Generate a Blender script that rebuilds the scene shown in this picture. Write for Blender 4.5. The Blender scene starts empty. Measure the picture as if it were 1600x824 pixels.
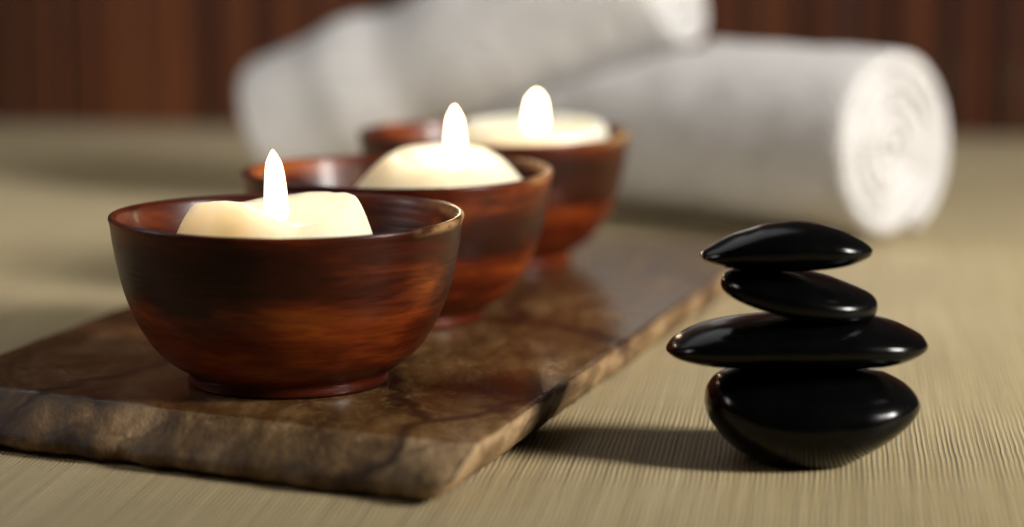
import bpy, bmesh, math, random
from mathutils import Vector, Matrix, noise
random.seed(7)
C = bpy.context.scene.collection
S = bpy.context.scene
PI = math.pi

# ------------------------------------------------------------------ camera, world, lights, exposure
H = 0.1602                                    # camera height above the cloth
PITCH = math.atan(630 / 4200)
cam_d = bpy.data.cameras.new('camera')
cam = bpy.data.objects.new('camera', cam_d); C.objects.link(cam); S.camera = cam
cam.location = (0, 0, H); cam.rotation_euler = (PI / 2 - PITCH, 0, 0)
cam_d.sensor_width = 36; cam_d.lens = 94.5
cam_d.clip_start = 0.02; cam_d.clip_end = 50
cam_d.dof.use_dof = True; cam_d.dof.focus_distance = 0.748
cam_d.dof.aperture_fstop = 4.8; cam_d.dof.aperture_blades = 0

W = bpy.data.worlds.new('World'); S.world = W; W.use_nodes = True
bg = W.node_tree.nodes['Background']
bg.inputs['Color'].default_value = (1.0, 0.93, 0.84, 1); bg.inputs['Strength'].default_value = 0.03


def area(name, loc, target, sx, sy, power, col):
    d = bpy.data.lights.new(name, 'AREA'); d.shape = 'RECTANGLE'; d.size = sx; d.size_y = sy
    d.energy = power; d.color = col
    o = bpy.data.objects.new(name, d); C.objects.link(o); o.location = loc
    o.rotation_euler = (Vector(target) - Vector(loc)).to_track_quat('-Z', 'Y').to_euler()
    return o


key = area('key_softbox', (0.98, 0.42, 0.50), (0.02, 1.15, 0.05), 0.25, 0.28, 6.7, (1.0, 0.955, 0.89))
key.data.spread = math.radians(84)
fill = area('left_fill', (-0.80, 0.86, 0.46), (0.05, 1.20, 0.06), 0.25, 0.25, 0.85, (1.0, 0.97, 0.94))
fill.data.spread = math.radians(80)
area('rear_softbox', (-0.45, 1.85, 1.25), (0.0, 1.0, 0.0), 1.2, 0.9, 2.4, (0.97, 0.96, 1.0))
S.view_settings.view_transform = 'Standard'; S.view_settings.look = 'None'
S.view_settings.exposure = 0.0; S.view_settings.gamma = 1.0
S.view_settings.use_curve_mapping = False
S.cycles.use_denoising = True
S.cycles.max_bounces = 8


# ------------------------------------------------------------------ helpers
def tag(o, label=None, cat=None, group=None, kind=None):
    for k, v in (('label', label), ('category', cat), ('group', group), ('kind', kind)):
        if v: o[k] = v
    return o


def obj(name, bm, mats, parent=None, smooth=True):
    me = bpy.data.meshes.new(name); bm.normal_update(); bm.to_mesh(me); bm.free()
    for m in (mats if isinstance(mats, (list, tuple)) else [mats]): me.materials.append(m)
    if smooth:
        for p in me.polygons: p.use_smooth = True
    o = bpy.data.objects.new(name, me); C.objects.link(o)
    if parent: o.parent = parent
    return o


def empty(name, loc, rz=0):
    o = bpy.data.objects.new(name, None); C.objects.link(o)
    o.location = loc; o.rotation_euler = (0, 0, rz); o.empty_display_size = 0.02
    return o


def lathe(prof, n=96, close_bottom=False, close_top=False, fn=None):
    bm = bmesh.new(); rings = []
    for i, (r, z) in enumerate(prof):
        ring = []
        for k in range(n):
            a = 2 * PI * k / n
            rr, zz, dx, dy = r, z, 0, 0
            if fn: rr, zz, dx, dy = fn(i, a, r, z)
            ring.append(bm.verts.new((rr * math.cos(a) + dx, rr * math.sin(a) + dy, zz)))
        rings.append(ring)
    for a, b in zip(rings, rings[1:]):
        for k in range(n):
            bm.faces.new((a[k], a[(k + 1) % n], b[(k + 1) % n], b[k]))
    if close_bottom: bm.faces.new(list(reversed(rings[0])))
    if close_top: bm.faces.new(rings[-1])
    return bm


def smooth_path(pts, per=6):
    out = []
    P = [pts[0]] + list(pts) + [pts[-1]]
    for i in range(1, len(P) - 2):
        p0, p1, p2, p3 = [Vector(q) for q in P[i - 1:i + 3]]
        for k in range(per):
            t = k / per
            out.append(tuple(0.5 * ((2 * p1) + (p2 - p0) * t + (2 * p0 - 5 * p1 + 4 * p2 - p3) * t * t
                                    + (3 * p1 - p0 - 3 * p2 + p3) * t ** 3)))
    out.append(tuple(pts[-1]))
    return out


class NT:
    """small node-tree writer"""
    def __init__(s, name):
        s.m = bpy.data.materials.new(name); s.m.use_nodes = True
        s.t = s.m.node_tree; s.b = s.t.nodes['Principled BSDF']; s.out = s.t.nodes['Material Output']
        s.co = s.t.nodes.new('ShaderNodeTexCoord').outputs['Object']

    def n(s, typ, ins=None, **kw):
        nd = s.t.nodes.new(typ)
        for k, v in kw.items(): setattr(nd, k, v)
        for k, v in (ins or {}).items(): s.put(nd.inputs[k], v)
        return nd

    def put(s, sock, v):
        if isinstance(v, bpy.types.NodeSocket): s.t.links.new(v, sock)
        else: sock.default_value = v

    def mapp(s, scale=(1, 1, 1), rot=(0, 0, 0), loc=(0, 0, 0), src=None):
        return s.n('ShaderNodeMapping', {'Vector': src or s.co, 'Scale': scale, 'Rotation': rot, 'Location': loc}).outputs[0]

    def noise(s, vec, scale, detail=4, rough=0.55, dist=0.0):
        return s.n('ShaderNodeTexNoise', {'Vector': vec, 'Scale': scale, 'Detail': detail, 'Roughness': rough,
                                          'Distortion': dist}).outputs['Fac']

    def ramp(s, fac, stops, interp='LINEAR'):
        nd = s.n('ShaderNodeValToRGB', {'Fac': fac}); cr = nd.color_ramp; cr.interpolation = interp
        while len(cr.elements) < len(stops): cr.elements.new(0.5)
        for e, (p, c) in zip(cr.elements, stops):
            e.position = p; e.color = c if len(c) == 4 else (*c, 1)
        return nd.outputs['Color']

    def math(s, op, a, b=0.0, clamp=False):
        nd = s.n('ShaderNodeMath', operation=op, use_clamp=clamp)
        s.put(nd.inputs[0], a); s.put(nd.inputs[1], b)
        return nd.outputs[0]

    def mix(s, fac, a, b, blend='MIX'):
        nd = s.n('ShaderNodeMix', data_type='RGBA', blend_type=blend)
        s.put(nd.inputs[0], fac)
        s.put(nd.inputs[6], a if isinstance(a, bpy.types.NodeSocket) else (*a, 1))
        s.put(nd.inputs[7], b if isinstance(b, bpy.types.NodeSocket) else (*b, 1))
        return nd.outputs[2]

    def bump(s, h, strength, dist, prev=None):
        nd = s.n('ShaderNodeBump', {'Height': h, 'Strength': strength, 'Distance': dist})
        if prev: s.put(nd.inputs['Normal'], prev)
        return nd.outputs[0]

    def set(s, **kw):
        for k, v in kw.items(): s.put(s.b.inputs[k.replace('_', ' ')], v)
        return s.m


g3 = lambda v: (v, v, v)


# ------------------------------------------------------------------ materials
def mat_cloth():
    t = NT('woven_silk_cloth')
    # threads run almost straight away from the camera
    base = t.mapp((1, 1, 1), (0, 0, math.radians(6.8)))
    warp = t.math('MULTIPLY', t.math('SUBTRACT', t.noise(t.mapp((18, 18, 18)), 1, 2), 0.5), 0.0010)
    warp2 = t.math('MULTIPLY', t.math('SUBTRACT', t.noise(t.mapp((160, 70, 1)), 1, 2), 0.5), 0.0006)
    v = t.n('ShaderNodeVectorMath', {0: base, 1: t.n('ShaderNodeCombineXYZ', {'X': t.math('ADD', warp, warp2)}).outputs[0]}, operation='ADD').outputs[0]
    vx = t.n('ShaderNodeSeparateXYZ', {0: v}).outputs['X']
    cord = t.math('MULTIPLY', t.math('ADD', t.math('SINE', t.math('MULTIPLY', vx, 2 * PI / 0.00140)), 1.0), 0.5)
    rib = t.noise(t.mapp((760, 5, 1), src=v), 1, 2, 0.5)
    rib2 = t.noise(t.mapp((1700, 12, 1), src=v), 1, 2, 0.5)
    weft = t.noise(t.mapp((420, 2400, 1), src=base), 1, 2, 0.6)
    slub = t.noise(t.mapp((60, 700, 1), src=base), 1, 3, 0.6)
    band = t.noise(t.mapp((10, 90, 1), src=base), 1, 2, 0.5)
    broad = t.noise(t.mapp((6, 6, 6)), 1, 2, 0.5)
    h = t.math('ADD', t.math('MULTIPLY', cord, 0.26), t.math('ADD', t.math('MULTIPLY', rib, 0.50), t.math('MULTIPLY', rib2, 0.50)))
    c = t.ramp(h, [(0.40, (0.255, 0.190, 0.088)), (0.66, (0.435, 0.340, 0.165)), (0.90, (0.570, 0.468, 0.265))])
    c = t.mix(t.math('MULTIPLY', t.math('SUBTRACT', slub, 0.48, True), 1.0), c, (0.27, 0.205, 0.10))
    c = t.mix(t.math('MULTIPLY', t.math('SUBTRACT', weft, 0.45, True), 0.9), c, (0.24, 0.185, 0.09))
    c = t.mix(t.math('MULTIPLY', t.math('SUBTRACT', band, 0.5, True), 0.9), c, (0.29, 0.24, 0.14))
    c = t.mix(t.math('MULTIPLY', t.math('SUBTRACT', broad, 0.45, True), 0.7), c, (0.38, 0.32, 0.19))
    hh = t.math('ADD', h, t.math('ADD', t.math('MULTIPLY', weft, 0.22), t.math('MULTIPLY', slub, 0.15)))
    return t.set(Base_Color=c, Roughness=0.58, Specular_IOR_Level=0.25, Sheen_Weight=0.08, Sheen_Roughness=0.4,
                 Normal=t.bump(hh, 0.62, 0.0009))


def mat_wood():
    t = NT('stained_turned_wood')
    t.ob = t.co
    rnd = t.n('ShaderNodeObjectInfo').outputs['Random']
    t.co = t.n('ShaderNodeVectorMath', {0: t.ob, 1: t.n('ShaderNodeCombineXYZ', {'X': rnd, 'Y': t.math('MULTIPLY', rnd, 3.7)}).outputs[0]}, operation='ADD').outputs[0]
    sep = t.n('ShaderNodeSeparateXYZ', {0: t.ob}); z = sep.outputs['Z']
    streak = t.noise(t.mapp((22, 22, 190)), 1, 5, 0.6, 0.4)
    blotch = t.noise(t.mapp((17, 17, 62)), 1, 4, 0.58, 0.4)
    fine = t.noise(t.mapp((130, 130, 1500)), 1, 3, 0.6)
    fig = t.math('ADD', t.math('MULTIPLY', streak, 0.26), t.math('MULTIPLY', blotch, 0.74))
    c = t.ramp(fig, [(0.34, (0.016, 0.0024, 0.0007)), (0.49, (0.074, 0.0100, 0.0020)), (0.60, (0.180, 0.031, 0.0042)), (0.74, (0.38, 0.100, 0.012))])
    c = t.mix(t.math('MULTIPLY', t.math('SUBTRACT', fine, 0.42, True), 1.5), c, (0.014, 0.0028, 0.0011))
    # darker stained band round the upper wall, its edge a turned line
    wob = t.math('ADD', z, t.math('MULTIPLY', t.math('SUBTRACT', blotch, 0.5), 0.004))
    up = t.ramp(t.math('MULTIPLY', wob, 20.0), [(0.470, g3(0)), (0.500, g3(1)), (0.80, g3(0.8)), (0.93, g3(0.2))])
    patch = t.ramp(blotch, [(0.50, g3(1)), (0.64, g3(0.3))])
    c = t.mix(t.math('MULTIPLY', t.math('MULTIPLY', up, patch), 0.76), c, (0.012, 0.0026, 0.0010))
    # worn lip, one side painted pale as a golden flame highlight
    wear_glint = t.math('MULTIPLY', t.ramp(t.math('MULTIPLY', z, 20.0), [(0.895, g3(0)), (0.93, g3(1))]), t.ramp(t.math('MULTIPLY', sep.outputs['X'], 20.0), [(0.72, g3(0)), (0.93, g3(1))]))
    wear_glint = t.math('MULTIPLY', wear_glint, t.ramp(t.noise(t.mapp((140, 140, 300)), 1, 3, 0.6), [(0.36, g3(0.1)), (0.56, g3(1))]))
    c = t.mix(t.math('MULTIPLY', wear_glint, 0.8), c, (0.42, 0.24, 0.10))
    rings = t.noise(t.mapp((4, 4, 900)), 1, 2, 0.5)
    worn = t.noise(t.mapp((300, 300, 300)), 1, 3, 0.7)
    r = t.ramp(blotch, [(0.3, g3(0.28)), (0.7, g3(0.42))])
    h = t.math('ADD', rings, t.math('MULTIPLY', worn, 0.3))
    return t.set(Base_Color=c, Roughness=r, Specular_IOR_Level=0.18, Coat_Weight=0.08, Coat_Roughness=0.12,
                 Normal=t.bump(h, 0.25, 0.0006))


def mat_slab(polished):
    t = NT('polished_marble' if polished else 'chiselled_marble')
    wob = t.n('ShaderNodeTexNoise', {'Vector': t.co, 'Scale': 28.0, 'Detail': 4.0}).outputs['Color']
    v = t.n('ShaderNodeMix', {0: 0.035}, data_type='VECTOR')
    t.put(v.inputs[4], t.mapp((1, 0.62, 1), (0, 0, 0.55))); t.put(v.inputs[5], wob)
    v = v.outputs[1]
    def vein(scale, w0, w1):
        d = t.n('ShaderNodeTexVoronoi', {'Vector': v, 'Scale': scale}, feature='DISTANCE_TO_EDGE').outputs['Distance']
        return t.ramp(d, [(w0, g3(1)), (w1, g3(0))])
    v1 = vein(13, 0.008, 0.05); v2 = vein(34, 0.004, 0.05)
    mot = t.noise(t.mapp((60, 24, 60), (0, 0, -0.4)), 1, 6, 0.65, 0.8)
    fine = t.noise(t.mapp((260, 120, 260), (0, 0, -0.4)), 1, 4, 0.7)
    lay = t.noise(t.mapp((12, 6, 12), (0, 0, -0.6)), 1, 3, 0.5, 0.5)
    k = 1.0
    if not polished:
        ks = [(0.32, (0.055, 0.030, 0.012)), (0.5, (0.190, 0.112, 0.048)), (0.68, (0.46, 0.315, 0.17))]
    c = t.ramp(mot, ks if not polished else [(0.30, (0.040, 0.0165, 0.0055)), (0.5, (0.125, 0.063, 0.021)), (0.70, (0.25, 0.148, 0.058))])
    c = t.mix(t.math('MULTIPLY', t.math('SUBTRACT', lay, 0.46, True), 3.2 if polished else 1.2, True), c, (0.060, 0.020, 0.009))
    c = t.mix(t.math('MULTIPLY', t.math('SUBTRACT', fine, 0.5, True), 1.6), c, (0.05, 0.026, 0.014))
    grit = t.noise(t.mapp((520, 300, 520), (0, 0, -0.4)), 1, 3, 0.7)
    gritm = t.math('MULTIPLY', t.ramp(grit, [(0.54, g3(0)), (0.66, g3(1))]), t.ramp(lay, [(0.42, g3(1)), (0.58, g3(0.1))]))
    c = t.mix(t.math('MULTIPLY', gritm, 0.5), c, (0.29, 0.18, 0.075))
    c = t.mix(t.math('MULTIPLY', v2, 0.45), c, (0.050, 0.020, 0.011))
    c = t.mix(t.math('MULTIPLY', v1, 0.85), c, (0.030, 0.011, 0.007))
    if polished:
        r = t.ramp(mot, [(0.3, g3(0.15)), (0.7, g3(0.28))])
        nrm = t.bump(t.math('ADD', t.math('MULTIPLY', fine, 0.5), t.math('MULTIPLY', v1, -0.6)), 0.30, 0.0006)
        return t.set(Base_Color=c, Roughness=r, Specular_IOR_Level=0.36, Normal=nrm)
    nrm = t.bump(t.math('ADD', fine, mot), 0.55, 0.0012)
    return t.set(Base_Color=c, Roughness=0.62, Specular_IOR_Level=0.35, Normal=nrm)


def mat_stone():
    t = NT('polished_black_basalt')
    n1 = t.noise(t.mapp((900, 900, 900)), 1, 3, 0.6)
    pit = t.n('ShaderNodeTexVoronoi', {'Vector': t.co, 'Scale': 210.0}).outputs['Distance']
    keep = t.noise(t.mapp((60, 60, 60)), 1, 2)
    pitm = t.math('MULTIPLY', t.ramp(pit, [(0.05, g3(1)), (0.16, g3(0))]), t.ramp(keep, [(0.56, g3(0)), (0.62, g3(1))]))
    broad = t.noise(t.mapp((70, 70, 70)), 1, 2)
    c = t.ramp(broad, [(0.3, (0.0010, 0.0010, 0.0011)), (0.7, (0.0022, 0.0021, 0.0023))])
    h = t.math('SUBTRACT', t.math('MULTIPLY', n1, 0.20), t.math('MULTIPLY', pitm, 1.2))
    return t.set(Base_Color=c, Roughness=t.ramp(broad, [(0.3, g3(0.14)), (0.7, g3(0.22))]), Specular_IOR_Level=0.20,
                 Normal=t.bump(h, 0.35, 0.00025))


def mat_wax():
    t = NT('cream_wax')
    n1 = t.noise(t.mapp((90, 90, 90)), 1, 3)
    c = t.ramp(n1, [(0.3, (0.92, 0.74, 0.51)), (0.7, (0.95, 0.81, 0.59))])
    m = t.set(Base_Color=c, Roughness=0.42, Specular_IOR_Level=0.4, Subsurface_Weight=1.0,
              Subsurface_Scale=0.035, Normal=t.bump(t.noise(t.mapp((240, 240, 240)), 1, 2), 0.10, 0.0006))
    t.b.inputs['Subsurface Radius'].default_value = (1.0, 0.82, 0.70)
    return m


def mat_flame():
    t = NT('candle_flame')
    t.t.nodes.remove(t.b)
    f = t.n('ShaderNodeLayerWeight', {'Blend': 0.5}).outputs['Facing']
    col = t.ramp(f, [(0.0, (1.0, 0.78, 0.54)), (0.45, (1.0, 0.72, 0.42)), (0.85, (1.0, 0.50, 0.16))])
    em = t.n('ShaderNodeEmission', {'Color': col, 'Strength': 29.0}).outputs[0]
    tr = t.n('ShaderNodeBsdfTransparent').outputs[0]
    a = t.ramp(f, [(0.22, g3(0)), (0.55, g3(0.80)), (0.80, g3(0.985)), (0.97, g3(1))])
    mx = t.n('ShaderNodeMixShader', {0: a, 1: em, 2: tr}).outputs[0]
    t.t.links.new(mx, t.out.inputs['Surface'])
    return t.m


def mat_towel():
    t = NT('white_terry')
    loop = t.n('ShaderNodeTexVoronoi', {'Vector': t.co, 'Scale': 620.0}).outputs['Distance']
    soft = t.noise(t.mapp((70, 70, 70)), 1, 4, 0.6)
    c = t.ramp(soft, [(0.3, (0.560, 0.542, 0.525)), (0.7, (0.660, 0.645, 0.63))])
    h = t.math('ADD', t.math('MULTIPLY', loop, -0.5), t.math('MULTIPLY', soft, 1.6))
    return t.set(Base_Color=c, Roughness=0.95, Specular_IOR_Level=0.15, Sheen_Weight=0.25, Sheen_Roughness=0.6,
                 Normal=t.bump(h, 0.9, 0.0040))


def mat_slat():
    t = NT('dark_stained_bamboo')
    rnd = t.n('ShaderNodeObjectInfo').outputs['Random']
    g = t.noise(t.n('ShaderNodeVectorMath', {0: t.mapp((500, 500, 9)), 1: t.n('ShaderNodeCombineXYZ', {'X': t.math('MULTIPLY', rnd, 40.0)}).outputs[0]}, operation='ADD').outputs[0], 1, 4, 0.6)
    a = t.ramp(rnd, [(0.0, (0.012, 0.0034, 0.0013)), (0.25, (0.042, 0.0110, 0.0034)), (0.6, (0.098, 0.0270, 0.0080)), (1.0, (0.190, 0.056, 0.016))])
    c = t.mix(t.math('MULTIPLY', g, 0.55), a, (0.035, 0.010, 0.004))
    return t.set(Base_Color=c, Roughness=0.5, Specular_IOR_Level=0.15, Normal=t.bump(g, 0.3, 0.0006))


def mat_water():
    t = NT('clear_water')
    return t.set(Base_Color=(0.95, 0.95, 0.93, 1), Roughness=0.02, IOR=1.333, Transmission_Weight=1.0)


def mat_plain(name, col, rough):
    t = NT(name)
    n1 = t.noise(t.mapp((30, 30, 30)), 1, 3)
    return t.set(Base_Color=t.mix(t.math('MULTIPLY', n1, 0.4), col, tuple(x * 0.6 for x in col)), Roughness=rough)


CLOTH, WOOD, TOP, EDGE, STONE, WAX, FLAME, TERRY, SLAT, WATER = (
    mat_cloth(), mat_wood(), mat_slab(True), mat_slab(False), mat_stone(), mat_wax(), mat_flame(), mat_towel(), mat_slat(), mat_water())
WICK = mat_plain('charred_wick', (0.012, 0.010, 0.009), 0.9)
TABLE = mat_plain('dark_table_wood', (0.06, 0.035, 0.02), 0.5)

# ------------------------------------------------------------------ setting: table top, cloth, blind
bm = bmesh.new(); bmesh.ops.create_cube(bm, size=1.0, matrix=Matrix.Translation((0, 1.1, -0.022)) @ Matrix.Diagonal((3.0, 2.6, 0.036, 1)))
tag(obj('table', bm, TABLE, smooth=False), kind='structure')

bm = bmesh.new()
NX, NY = 60, 52
grid = []
for j in range(NY + 1):
    row = []
    for i in range(NX + 1):
        x, y = -1.4 + 2.8 * i / NX, -0.1 + 2.4 * j / NY
        row.append(bm.verts.new((x, y, 0.0)))
    grid.append(row)
for j in range(NY):
    for i in range(NX):
        bm.faces.new((grid[j][i], grid[j][i + 1], grid[j + 1][i + 1], grid[j + 1][i]))
tag(obj('tablecloth', bm, CLOTH), 'ribbed khaki beige woven cloth lying flat under the slab, stones and towels', 'tablecloth')

bl = empty('bamboo_blind', (0.0, 1.600, 0.0), math.atan2(-0.0746, 0.605))
tag(bl, 'dark reddish brown bamboo slat screen standing blurred behind the towels', 'screen')
BH = 0.34


def slat_mesh(w, d, seed):
    rnd = random.Random(seed); bm = bmesh.new(); n = 6; levels = 4; rings = []
    for l in range(levels):
        z = BH * l / (levels - 1); k = 1 + rnd.uniform(-0.06, 0.06); dx = rnd.uniform(-0.0004, 0.0004)
        rings.append([bm.verts.new((math.cos(2 * PI * i / n) * w / 2 * k + dx, math.sin(2 * PI * i / n) * d / 2, z)) for i in range(n)])
    for a, b in zip(rings, rings[1:]):
        for i in range(n): bm.faces.new((a[i], a[(i + 1) % n], b[(i + 1) % n], b[i]))
    bm.faces.new(rings[-1])
    return bm


protos = []
for k, w in enumerate((0.0034, 0.0040, 0.0046, 0.0054)):
    protos.append((w, obj('slat', slat_mesh(w, 0.0035, k), SLAT, bl)))
x = -0.50; first = set()
while x < 0.50:
    k = random.choice((0, 1, 1, 2, 2, 3)); w, p = protos[k]
    if k in first:
        o = p.copy(); C.objects.link(o); o.parent = bl
    else:
        o = p; first.add(k)
    o.location = (x + w / 2, random.uniform(-0.0008, 0.0008), 0.001)
    x += w + random.choice((0.0000, 0.0002, 0.0003, 0.0012))
for zz in (0.262, 0.322):                            # the binding laths behind
    bm = bmesh.new(); bmesh.ops.create_cube(bm, size=1.0, matrix=Matrix.Translation((0, 0.0045, zz)) @ Matrix.Diagonal((1.06, 0.003, 0.012, 1)))
    obj('cross_lath', bm, SLAT, bl, smooth=False)

# ------------------------------------------------------------------ marble slab
ZT = 0.014
corners = [(-0.166, 0.752), (-0.0090, 0.667), (0.100, 1.030), (-0.070, 1.082)]     # front left, front right, rear right, rear left
ctr = Vector((sum(c[0] for c in corners) / 4, sum(c[1] for c in corners) / 4))
NP = 110
prof_front = [(0.0, 1.0), (0.0040, 0.93), (0.0090, 0.76), (0.0135, 0.56), (0.0160, 0.36), (0.0165, 0.18), (0.0140, 0.05), (0.0110, 0.0)]
prof_side = [(0.0, 1.0), (0.0008, 0.95), (0.0006, 0.80), (-0.0006, 0.55), (-0.0022, 0.36), (-0.0048, 0.18), (-0.0074, 0.05), (-0.009, 0.0)]
nl = len(prof_front)
CV = [Vector(c) for c in corners]
SN = []                                               # outward normals of the four sides
for k in range(4):
    d = (CV[(k + 1) % 4] - CV[k]).normalized(); SN.append(Vector((d.y, -d.x)))


def corner(k, o_prev, o_this):
    """where side k-1 and side k meet when they are moved out by their own amounts"""
    n0, n1 = SN[k - 1], SN[k]
    c0, c1 = n0.dot(CV[k]) + o_prev, n1.dot(CV[k]) + o_this
    det = n0.x * n1.y - n0.y * n1.x
    return Vector(((c0 * n1.y - n0.y * c1) / det, (n0.x * c1 - c0 * n1.x) / det))


bm = bmesh.new(); rings = []; pos = []; nrm = []
for l in range(nl):
    offs = [prof_front[l][0], prof_side[l][0], prof_side[l][0], prof_side[l][0]]
    zs_ = [prof_front[l][1], prof_side[l][1], prof_side[l][1], prof_side[l][1]]
    K = [corner(k, offs[k - 1], offs[k]) for k in range(4)]
    pts = []; zz = []; nn = []
    for k in range(4):
        for t in range(NP):
            u_ = t / NP; pts.append(K[k].lerp(K[(k + 1) % 4], u_)); nn.append(SN[k])
            e_ = min(1.0, u_ * 12, (1 - u_) * 12)
            zn = zs_[k - 1] if u_ < 0.5 else zs_[(k + 1) % 4]
            zz.append(zs_[k] * (0.5 + 0.5 * e_) + zn * (0.5 - 0.5 * e_))
    for _ in range(4 + l):
        pts = [(pts[i - 1] + pts[i] * 2 + pts[(i + 1) % len(pts)]) / 4 for i in range(len(pts))]
    ring = []
    amp = (0.0003, 0.0004, 0.0006, 0.0009, 0.0011, 0.0012, 0.0014, 0.0014)[l]
    for i, p in enumerate(pts):
        w = 1.0 if i < NP else 0.0
        q = Vector((p.x * 90, p.y * 90, l * 0.35))
        chip = abs(noise.noise(Vector((p.x * 55 + 3, p.y * 55, l * 0.22 + 2)))) * (1.0 + 1.2 * w)
        off = amp * (noise.noise(q) + 0.6 * noise.noise(q * 2.7)) - (0 if l == 0 else 0.0020) * chip
        if l == 0: off -= 0.0010 * max(0, noise.noise(Vector((p.x * 160, p.y * 160, 9))))
        z = zz[i] * ZT
        if 1 < l < nl - 1: z += 0.0006 * noise.noise(q * 1.7 + Vector((5, 5, 5)))
        ring.append(bm.verts.new((p.x + nn[i].x * off, p.y + nn[i].y * off, max(z, 0.0002))))
    if l == 0: pos, nrm = pts, nn
    rings.append(ring)
N = len(pos)
for _ in range(8): nrm = [(nrm[i - 1] + nrm[i] * 2 + nrm[(i + 1) % N]).normalized() for i in range(N)]
inner = [bm.verts.new((v.co.x - nrm[i].x * 0.0016, v.co.y - nrm[i].y * 0.0016, ZT)) for i, v in enumerate(rings[0])]
for v in rings[0]: v.co.z = ZT - 0.0005
f = bm.faces.new(inner); f.material_index = 0
for i in range(N):
    f = bm.faces.new((rings[0][i], rings[0][(i + 1) % N], inner[(i + 1) % N], inner[i])); f.material_index = 0
for a, b in zip(rings, rings[1:]):
    for i in range(N):
        f = bm.faces.new((b[i], b[(i + 1) % N], a[(i + 1) % N], a[i])); f.material_index = 1
bm.faces.new(list(reversed(rings[-1]))).material_index = 1
slab = obj('stone_slab', bm, [TOP, EDGE])
slab.data.polygons[0].use_smooth = False
tag(slab, 'long brown marbled slab with dark veins and rough chipped edges under the three bowls', 'slab')

# ------------------------------------------------------------------ bowls
ext = [(0.0, 0.0012), (0.0240, 0.0012), (0.0262, 0.0004), (0.0280, 0.0000), (0.0284, 0.0008), (0.0281, 0.0020), (0.0279, 0.0032),
       (0.0296, 0.0042), (0.0338, 0.0068), (0.0374, 0.0102), (0.0404, 0.0145), (0.0430, 0.0192), (0.0451, 0.0242),
       (0.0467, 0.0296), (0.0479, 0.0350), (0.0488, 0.0405), (0.0494, 0.0452)]
lip = [(0.0498, 0.0466), (0.0497, 0.0473), (0.0491, 0.0477), (0.0482, 0.0476), (0.0474, 0.0470), (0.0470, 0.0460)]
inn = [(0.0463, 0.0435), (0.0456, 0.0408), (0.0444, 0.0365), (0.0425, 0.0310), (0.0400, 0.0255), (0.0365, 0.0200), (0.0310, 0.0140),
       (0.0220, 0.0095), (0.0100, 0.0075), (0.0, 0.0072)]
prof = [(0.0002, 0.0012)] + ext[1:7] + smooth_path(ext[7:], 3) + smooth_path(lip, 2) + smooth_path(inn[:-1], 3) + [(0.0002, 0.0072)]
BOWLS = [
    ((-0.0634, 0.7504), 0.0, 'dark brown turned wooden bowl nearest the camera at the front end of the slab', 1.0),
    ((-0.0368, 0.8590), 0.12, 'reddish brown wooden bowl in the middle of the row on the slab', 1.0),
    ((-0.0066, 0.9838), -0.1, 'blurred dark wooden bowl farthest back on the slab beside the towels', 1.0)]


def wobble(i, a, r, z):
    return r * (1 + 0.0035 * math.sin(2 * a + 0.8) + 0.002 * math.sin(3 * a)), z + 0.0003 * math.sin(a * 2 + 1) * (z > 0.02), 0, 0


WL = 0.0352                                            # water level in the bowl
rw = 0.0440
bowls = []
for i, ((x, y), rz, lab, sc) in enumerate(BOWLS):
    if i == 0:
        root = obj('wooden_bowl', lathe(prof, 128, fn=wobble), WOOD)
        wt = obj('water', lathe([(0.0002, WL - 0.0030), (rw - 0.0015, WL - 0.0030), (rw, WL), (0.0002, WL)], 64), WATER, root, smooth=False)
        base = (root, wt)
    else:
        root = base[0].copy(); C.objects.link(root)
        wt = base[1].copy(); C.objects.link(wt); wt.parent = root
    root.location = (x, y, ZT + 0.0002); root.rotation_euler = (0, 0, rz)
    tag(root, lab, 'bowl', 'wooden bowls in a row on the slab')
    bowls.append(root)

# ------------------------------------------------------------------ floating candles
RIM = ZT + 0.0477


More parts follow.
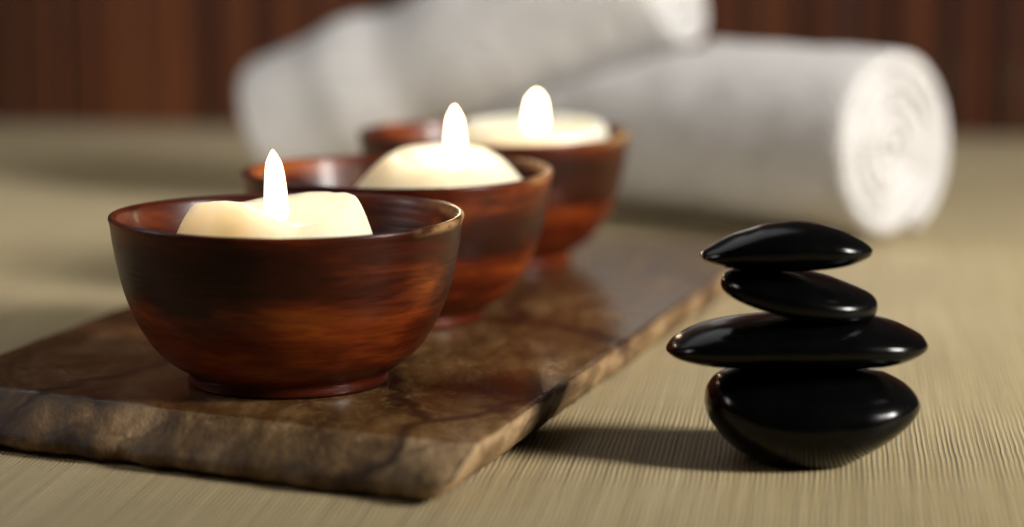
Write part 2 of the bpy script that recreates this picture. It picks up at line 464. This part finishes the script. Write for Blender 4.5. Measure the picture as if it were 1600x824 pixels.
def candle_bm(R, rt, lipf, floor, shoulder=1.5, seed=0, base_z=-0.0165):
    """wax body: rounded float, sloping shoulder up to an uneven lip, then a melted hollow; z measured from the bowl rim"""
    outer = [(0.02, 0.0), (0.55, 0.02), (0.80, 0.14), (0.94, 0.36), (1.0, 0.60)]     # (fraction of R, fraction up to shoulder)
    sh = -0.0066                                                                      # widest level
    rows = [(R * a, base_z + (sh - base_z) * b / 0.60, 0) for a, b in outer]
    n = 128; bm = bmesh.new(); rings = []

    def wob(a, z): return 1 + 0.012 * noise.noise(Vector((math.cos(a) * 1.5, math.sin(a) * 1.5, seed + z * 60)))
    for r, z, _ in rows:
        rings.append([bm.verts.new((r * wob(2 * PI * k / n, z) * math.cos(2 * PI * k / n), r * wob(2 * PI * k / n, z) * math.sin(2 * PI * k / n), z)) for k in range(n)])
    steps = 9
    for s in range(1, steps + 1):
        u = s / steps; ring = []
        for k in range(n):
            a = 2 * PI * k / n; zl = lipf(a)
            r = R + (rt(a) - R) * (u ** shoulder)
            z = sh + (zl - sh) * (1 - (1 - u) ** 1.25)
            r *= wob(a, z)
            ring.append(bm.verts.new((r * math.cos(a), r * math.sin(a), z)))
        rings.append(ring)
    # rounded lip into the hollow
    for du, dz in ((0.96, 0.0004), (0.90, 0.0002), (0.84, -0.0009), (0.76, -0.0026)):
        ring = []
        for k in range(n):
            a = 2 * PI * k / n; zl = lipf(a); r = rt(a) * du * wob(a, zl)
            ring.append(bm.verts.new((r * math.cos(a), r * math.sin(a), max(zl + dz, floor + 0.0002 * (1 - du)))))
        rings.append(ring)
    for fr in (0.58, 0.36, 0.16, 0.02):
        ring = []
        for k in range(n):
            a = 2 * PI * k / n; r = rt(a) * fr
            ring.append(bm.verts.new((r * math.cos(a), r * math.sin(a), floor - 0.0008 * (1 - fr))))
        rings.append(ring)
    for a, b in zip(rings, rings[1:]):
        for k in range(n): bm.faces.new((a[k], a[(k + 1) % n], b[(k + 1) % n], b[k]))
    bm.faces.new(list(reversed(rings[0]))); bm.faces.new(rings[-1])
    return bm


def flame_bm(h, w, lean=0.0, blunt=1.0):
    prof = []
    tab = [(0, .02), (.012, .10), (.035, .20), (.087, .38), (.17, .62), (.26, .735), (.35, .81), (.52, .90), (.70, .96), (.85, 1.0), (.93, .95), (.975, .80), (1, .55)]
    for v, r in reversed(smooth_path(tab, 3)):
        prof.append((max(w * 1.06 * r, 0.00003), h * (1 - v)))

    def fn(i, a, r, z):
        u = z / h
        return r, z, lean * u * u, 0
    return lathe(prof, 40, True, True, fn)


def ang(a, c):
    d = (a - c + PI) % (2 * PI) - PI
    return d


def bell(a, c, w):
    return math.exp(-(ang(a, c) / w) ** 2)


D2 = math.radians


LIP = [(-180, .0026), (-150, .0046), (-125, .0058), (-110, .0055), (-95, .0036), (-80, .0008), (-68, -.0013), (-55, -.0006),
       (-40, .0008), (-25, .0026), (0, .0050), (30, .0046), (60, .0038), (90, .0026), (120, .0010), (150, .0008), (180, .0026)]


def lip_near(a):
    d = (math.degrees(a) + 180) % 360 - 180
    for (d0, z0), (d1, z1) in zip(LIP, LIP[1:]):
        if d0 <= d <= d1:
            u_ = (d - d0) / (d1 - d0); u_ = u_ * 0.8 + 0.2 * u_ * u_ * (3 - 2 * u_)
            return z0 + (z1 - z0) * u_ + 0.0003 * noise.noise(Vector((math.cos(a) * 4, math.sin(a) * 4, 1)))
    return LIP[0][1]


def rt_near(a):
    return 0.0220 + 0.0008 * bell(a, D2(5), 0.7) + 0.0006 * noise.noise(Vector((math.cos(a) * 3, math.sin(a) * 3, 4)))


def lip_mid(a):
    return 0.0045 + 0.0022 * math.sin(a) + 0.0003 * noise.noise(Vector((math.cos(a) * 3, math.sin(a) * 3, 2)))


def rt_mid(a):
    return 0.0170 + 0.0005 * noise.noise(Vector((math.cos(a) * 3, math.sin(a) * 3, 5)))


def lip_far(a):
    return 0.0028 + 0.0010 * math.sin(a) + 0.0004 * noise.noise(Vector((math.cos(a) * 3, math.sin(a) * 3, 3)))


def rt_far(a):
    return 0.0258 + 0.0004 * noise.noise(Vector((math.cos(a) * 3, math.sin(a) * 3, 6)))


CANDLES = [
    (0, -0.0034, -0.0015, 0.0279, rt_near, lip_near, -0.0026, 0.0006, 0.0, 1.15, (0.0203, 0.0034, -0.0008),
     'cream floating candle with a melted notch in its rim, lit in the nearest bowl'),
    (1, 0.0142, -0.0010, 0.0283, rt_mid, lip_mid, 0.0005, 0.0045, 0.0, 1.12, (0.0194, 0.0035, -0.0003),
     'dome shaped cream candle burning in the middle bowl'),
    (2, 0.0142, 0.0000, 0.0282, rt_far, lip_far, 0.0005, 0.0010, -0.010, 2.2, (0.0142, 0.0040, 0.0004),
     'flat topped blurred cream candle burning in the farthest bowl')]
for bi, dx, dy, R, rt, lf, floor, fx, fy, shl, (fh, fwid, lean), lab in CANDLES:
    (bx, by) = BOWLS[bi][0]
    root = obj('candle', candle_bm(R, rt, lf, floor, shl, bi * 3.1), WAX)
    root.location = (bx + dx, by + dy, RIM)
    tag(root, lab, 'candle', 'floating candles in the bowls')
    wk = obj('wick', lathe([(0.0006, -0.001), (0.0006, 0.003), (0.0005, 0.0048), (0.0001, 0.0052)], 10, True, True), WICK, root)
    wk.location = (fx, fy, floor)
    fl = obj('flame', flame_bm(fh, fwid, lean), FLAME, root)
    fl.location = (fx, fy, floor + 0.0008)

# ------------------------------------------------------------------ rolled towels
def roll_bm(R, L, turns, seed, band=False):
    """a terry sheet wound into a roll along +X; coils are real, with rounded hems"""
    bm = bmesh.new(); r0 = 0.004; pitch = (R - r0) / turns; th = pitch * 0.87
    per_turn = 44; n = int(turns * per_turn)
    nx = 26; hr = th / 2
    prof = []                                           # (axial, radial offset)
    for i in range(nx + 1): prof.append((hr + (L - 2 * hr) * i / nx, hr))
    for k in range(1, 6):
        a = PI / 2 - PI * k / 6; prof.append((L - hr + hr * math.cos(a), hr * math.sin(a)))
    for i in range(nx + 1): prof.append((L - hr - (L - 2 * hr) * i / nx, -hr))
    for k in range(1, 6):
        a = -PI / 2 - PI * k / 6; prof.append((hr + hr * math.cos(a), hr * math.sin(a)))
    rings = []
    for j in range(n + 1):
        th_ = 2 * PI * j / per_turn; rc = r0 + pitch * j / per_turn - hr
        e0 = 0.0018 * noise.noise(Vector((j * 0.07, seed, 0))); e1 = 0.0018 * noise.noise(Vector((j * 0.07, seed, 7)))
        ring = []
        for (ax, ro) in prof:
            u = ax / L; x = ax + e0 * (1 - u) + e1 * u
            r = rc + ro + (0.0010 if ro > 0 else 0.0004) * noise.noise(Vector((x * 40, math.cos(th_) * 1.6, math.sin(th_) * 1.6 + seed)))
            if band and j > n - per_turn * 1.3 and ro > 0:
                r += 0.0020 * math.exp(-((x - 0.052) / 0.012) ** 2) - 0.0030 * math.exp(-((x - 0.080) / 0.016) ** 2)
            ring.append(bm.verts.new((x, max(r, 0.0004) * math.cos(th_), max(r, 0.0004) * math.sin(th_))))
        rings.append(ring)
    m = len(prof)
    for a, b in zip(rings, rings[1:]):
        for k in range(m): bm.faces.new((a[k], b[k], b[(k + 1) % m], a[(k + 1) % m]))
    bm.faces.new(rings[0]); bm.faces.new(list(reversed(rings[-1])))
    return bm


def place_axis(o, p0, p1, spin):
    d = (Vector(p1) - Vector(p0)).normalized()
    q = d.to_track_quat('X', 'Z')
    o.rotation_mode = 'QUATERNION'
    from mathutils import Quaternion
    o.rotation_quaternion = q @ Quaternion((1, 0, 0), spin)
    o.location = p0


RL = 0.0430
A = Vector((0.1585, 1.108, RL)); u = Vector((-0.735, 0.678, 0))
t1 = obj('rolled_towel', roll_bm(RL, 0.20, 5.0, 1.3), TERRY)
place_axis(t1, A, A + u * 0.2, 4.2)
tag(t1, 'white rolled towel lying flat with its spiral end towards the black stones', 'towel', 'rolled white towels')
RU = 0.0385
t2 = obj('rolled_towel', roll_bm(RU, 0.212, 5.0, 4.7, True), TERRY)
P0, P1 = Vector((-0.112, 1.275, 0.0355)), Vector((0.074, 1.195, 0.116))
place_axis(t2, P0, P1, 0.6)
# the lower roll gives way under the weight of the upper one
bpy.context.view_layer.update()
mw = t1.matrix_world.copy(); mi = mw.inverted(); ax = (P1 - P0).normalized()
for v in t1.data.vertices:
    p = mw @ v.co; f_ = (p - P0).dot(ax)
    if -0.01 < f_ < 0.222:
        d = p - (P0 + ax * f_); dist = d.length
        if dist < RU + 0.012:
            push = (RU + 0.012 - dist); push = push * push / (push + 0.012) if push < 0.024 else push - 0.008
            v.co = mi @ (p + d.normalized() * push)
tag(t2, 'white rolled towel leaning up over the other towel behind the bowls', 'towel', 'rolled white towels')

# ------------------------------------------------------------------ black stones
cp, sp = math.cos(PITCH), math.sin(PITCH)
SX, SY = 0.0815, 0.715


def px_plane(u_, v_, Y):
    """where the sight line through a measured outline point meets the upright plane y = Y"""
    a, b = (u_ - 800) / 4200, (v_ - 412) / 4200
    d = Vector((a, cp - b * sp, -sp - b * cp)); t = Y / d.y
    return d.x * t, H + d.z * t


def interp(pts, x):
    for (x0, y0), (x1, y1) in zip(pts, pts[1:]):
        if x0 <= x <= x1: return y0 + (y1 - y0) * (x - x0) / max(1e-9, x1 - x0)
    return pts[-1][1] if x > pts[-1][0] else pts[0][1]


def stone_from_outline(name, top, bot, b, Y, seed, power=2.0, lab='', ridge=0.0):
    T = [px_plane(*p, Y) for p in smooth_path(top, 6)]; B = [px_plane(*p, Y) for p in smooth_path(bot, 6)]
    T.sort(); B.sort()
    x0, x1 = max(T[0][0], B[0][0]), min(T[-1][0], B[-1][0])
    n, m = 72, 64
    bm = bmesh.new(); rings = []
    cx_ = (x0 + x1) / 2; cz = (interp(T, cx_) + interp(B, cx_)) / 2
    for i in range(n + 1):
        fx = -math.cos(PI * i / n); x = cx_ + (x1 - x0) / 2 * fx
        zt_, zb_ = interp(T, x), interp(B, x)
        zm = (zt_ + zb_) / 2; hh = max((zt_ - zb_) / 2, 0.00015)
        bw = b * max(0.0, 1 - abs(fx) ** power) ** (1 / power)
        bw = max(bw, 0.00015)
        s_ = bw * sp / cp
        h = math.sqrt(max(hh * hh - s_ * s_, (0.72 * hh) ** 2))
        ring = []
        for k in range(m):
            a = 2 * PI * k / m
            y = bw * math.cos(a); z = h * math.sin(a)
            p = Vector((x, Y + y, zm + z))
            dn = 0.0008 * noise.noise(Vector((p.x * 60, p.y * 60, p.z * 60 + seed))) + 0.0002 * noise.noise(Vector((p.x * 200, p.y * 200, p.z * 200 + seed)))
            q = Vector((0, math.cos(a), math.sin(a) * 0.6))
            ring.append(bm.verts.new(p + q * dn - Vector((cx_, Y, cz))))
        rings.append(ring)
    for a_, b_ in zip(rings, rings[1:]):
        for k in range(m): bm.faces.new((a_[k], b_[k], b_[(k + 1) % m], a_[(k + 1) % m]))
    bm.faces.new(rings[0]); bm.faces.new(list(reversed(rings[-1])))
    bmesh.ops.recalc_face_normals(bm, faces=bm.faces)
    for _ in range(1): bmesh.ops.smooth_vert(bm, verts=bm.verts, factor=0.5, use_axis_x=True, use_axis_y=True, use_axis_z=True)
    o = obj('stone', bm, STONE); o.location = (cx_, Y, cz)
    tag(o, lab, 'stone', 'black stones balanced in a stack')
    return o


S4t = [(1101, 630), (1103, 612), (1108, 600), (1121, 584), (1140, 575), (1180, 567), (1245, 563), (1305, 566), (1351, 575), (1383, 582), (1410, 594), (1429, 610), (1436, 627)]
S4b = [(1101, 631), (1104, 645), (1111, 659), (1137, 690), (1180, 718), (1223, 732), (1255, 735), (1287, 732), (1319, 723), (1367, 697), (1405, 670), (1429, 646), (1436, 628)]
S3t = [(1041, 546), (1046, 536), (1057, 525), (1084, 510), (1127, 498), (1175, 491), (1245, 487), (1310, 487), (1362, 491), (1405, 503), (1437, 519), (1446, 529), (1449, 536)]
S3b = [(1041, 547), (1049, 556), (1068, 564), (1100, 571), (1143, 575), (1200, 577), (1245, 578), (1300, 577), (1351, 575), (1389, 571), (1421, 561), (1443, 549), (1449, 537)]
S1t = [(1094, 398), (1097, 393), (1106, 386), (1143, 366), (1170, 357), (1196, 350), (1250, 345), (1303, 354), (1340, 370), (1357, 381), (1363, 389)]
S1b = [(1094, 399), (1098, 405), (1107, 411), (1132, 419), (1180, 423), (1230, 424), (1276, 423), (1319, 418), (1354, 404), (1361, 396), (1363, 390)]
stone_from_outline('a', S4t, S4b, 0.0260, SY, 1.0, 2.3, 'fat rounded black stone at the bottom of the stack on the cloth')
stone_from_outline('b', S3t, S3b, 0.0215, SY, 2.0, 2.4, 'widest flat black stone, second from the bottom of the stack')
stone_from_outline('d', S1t, S1b, 0.0135, SY - 0.001, 4.0, 2.3, 'pointed lens shaped black stone on top of the stack')
# the tilted disc
bm = bmesh.new(); bmesh.ops.create_uvsphere(bm, u_segments=72, v_segments=40, radius=1.0)
for v in bm.verts:
    c = v.co
    rho = math.hypot(c.x, c.y); th_ = math.atan2(c.y, c.x)
    r2 = max(rho, 1e-6) ** 0.74; z = math.copysign(abs(c.z) ** 0.74, c.z)
    c.x = 0.0214 * r2 * math.cos(th_); c.y = 0.0165 * r2 * math.sin(th_)
    c.z = z * 0.0050 + 0.0004 * noise.noise(Vector((c.x * 70, c.y * 70, 3.3 + z)))
st = obj('stone', bm, STONE)
xx, zz = px_plane(1248, 459, SY)
st.location = (xx, SY - 0.001, zz); st.rotation_euler = (math.radians(6), math.radians(10), 0)
tag(st, 'small black disc stone lying tilted, second from the top of the stack', 'stone', 'black stones balanced in a stack')
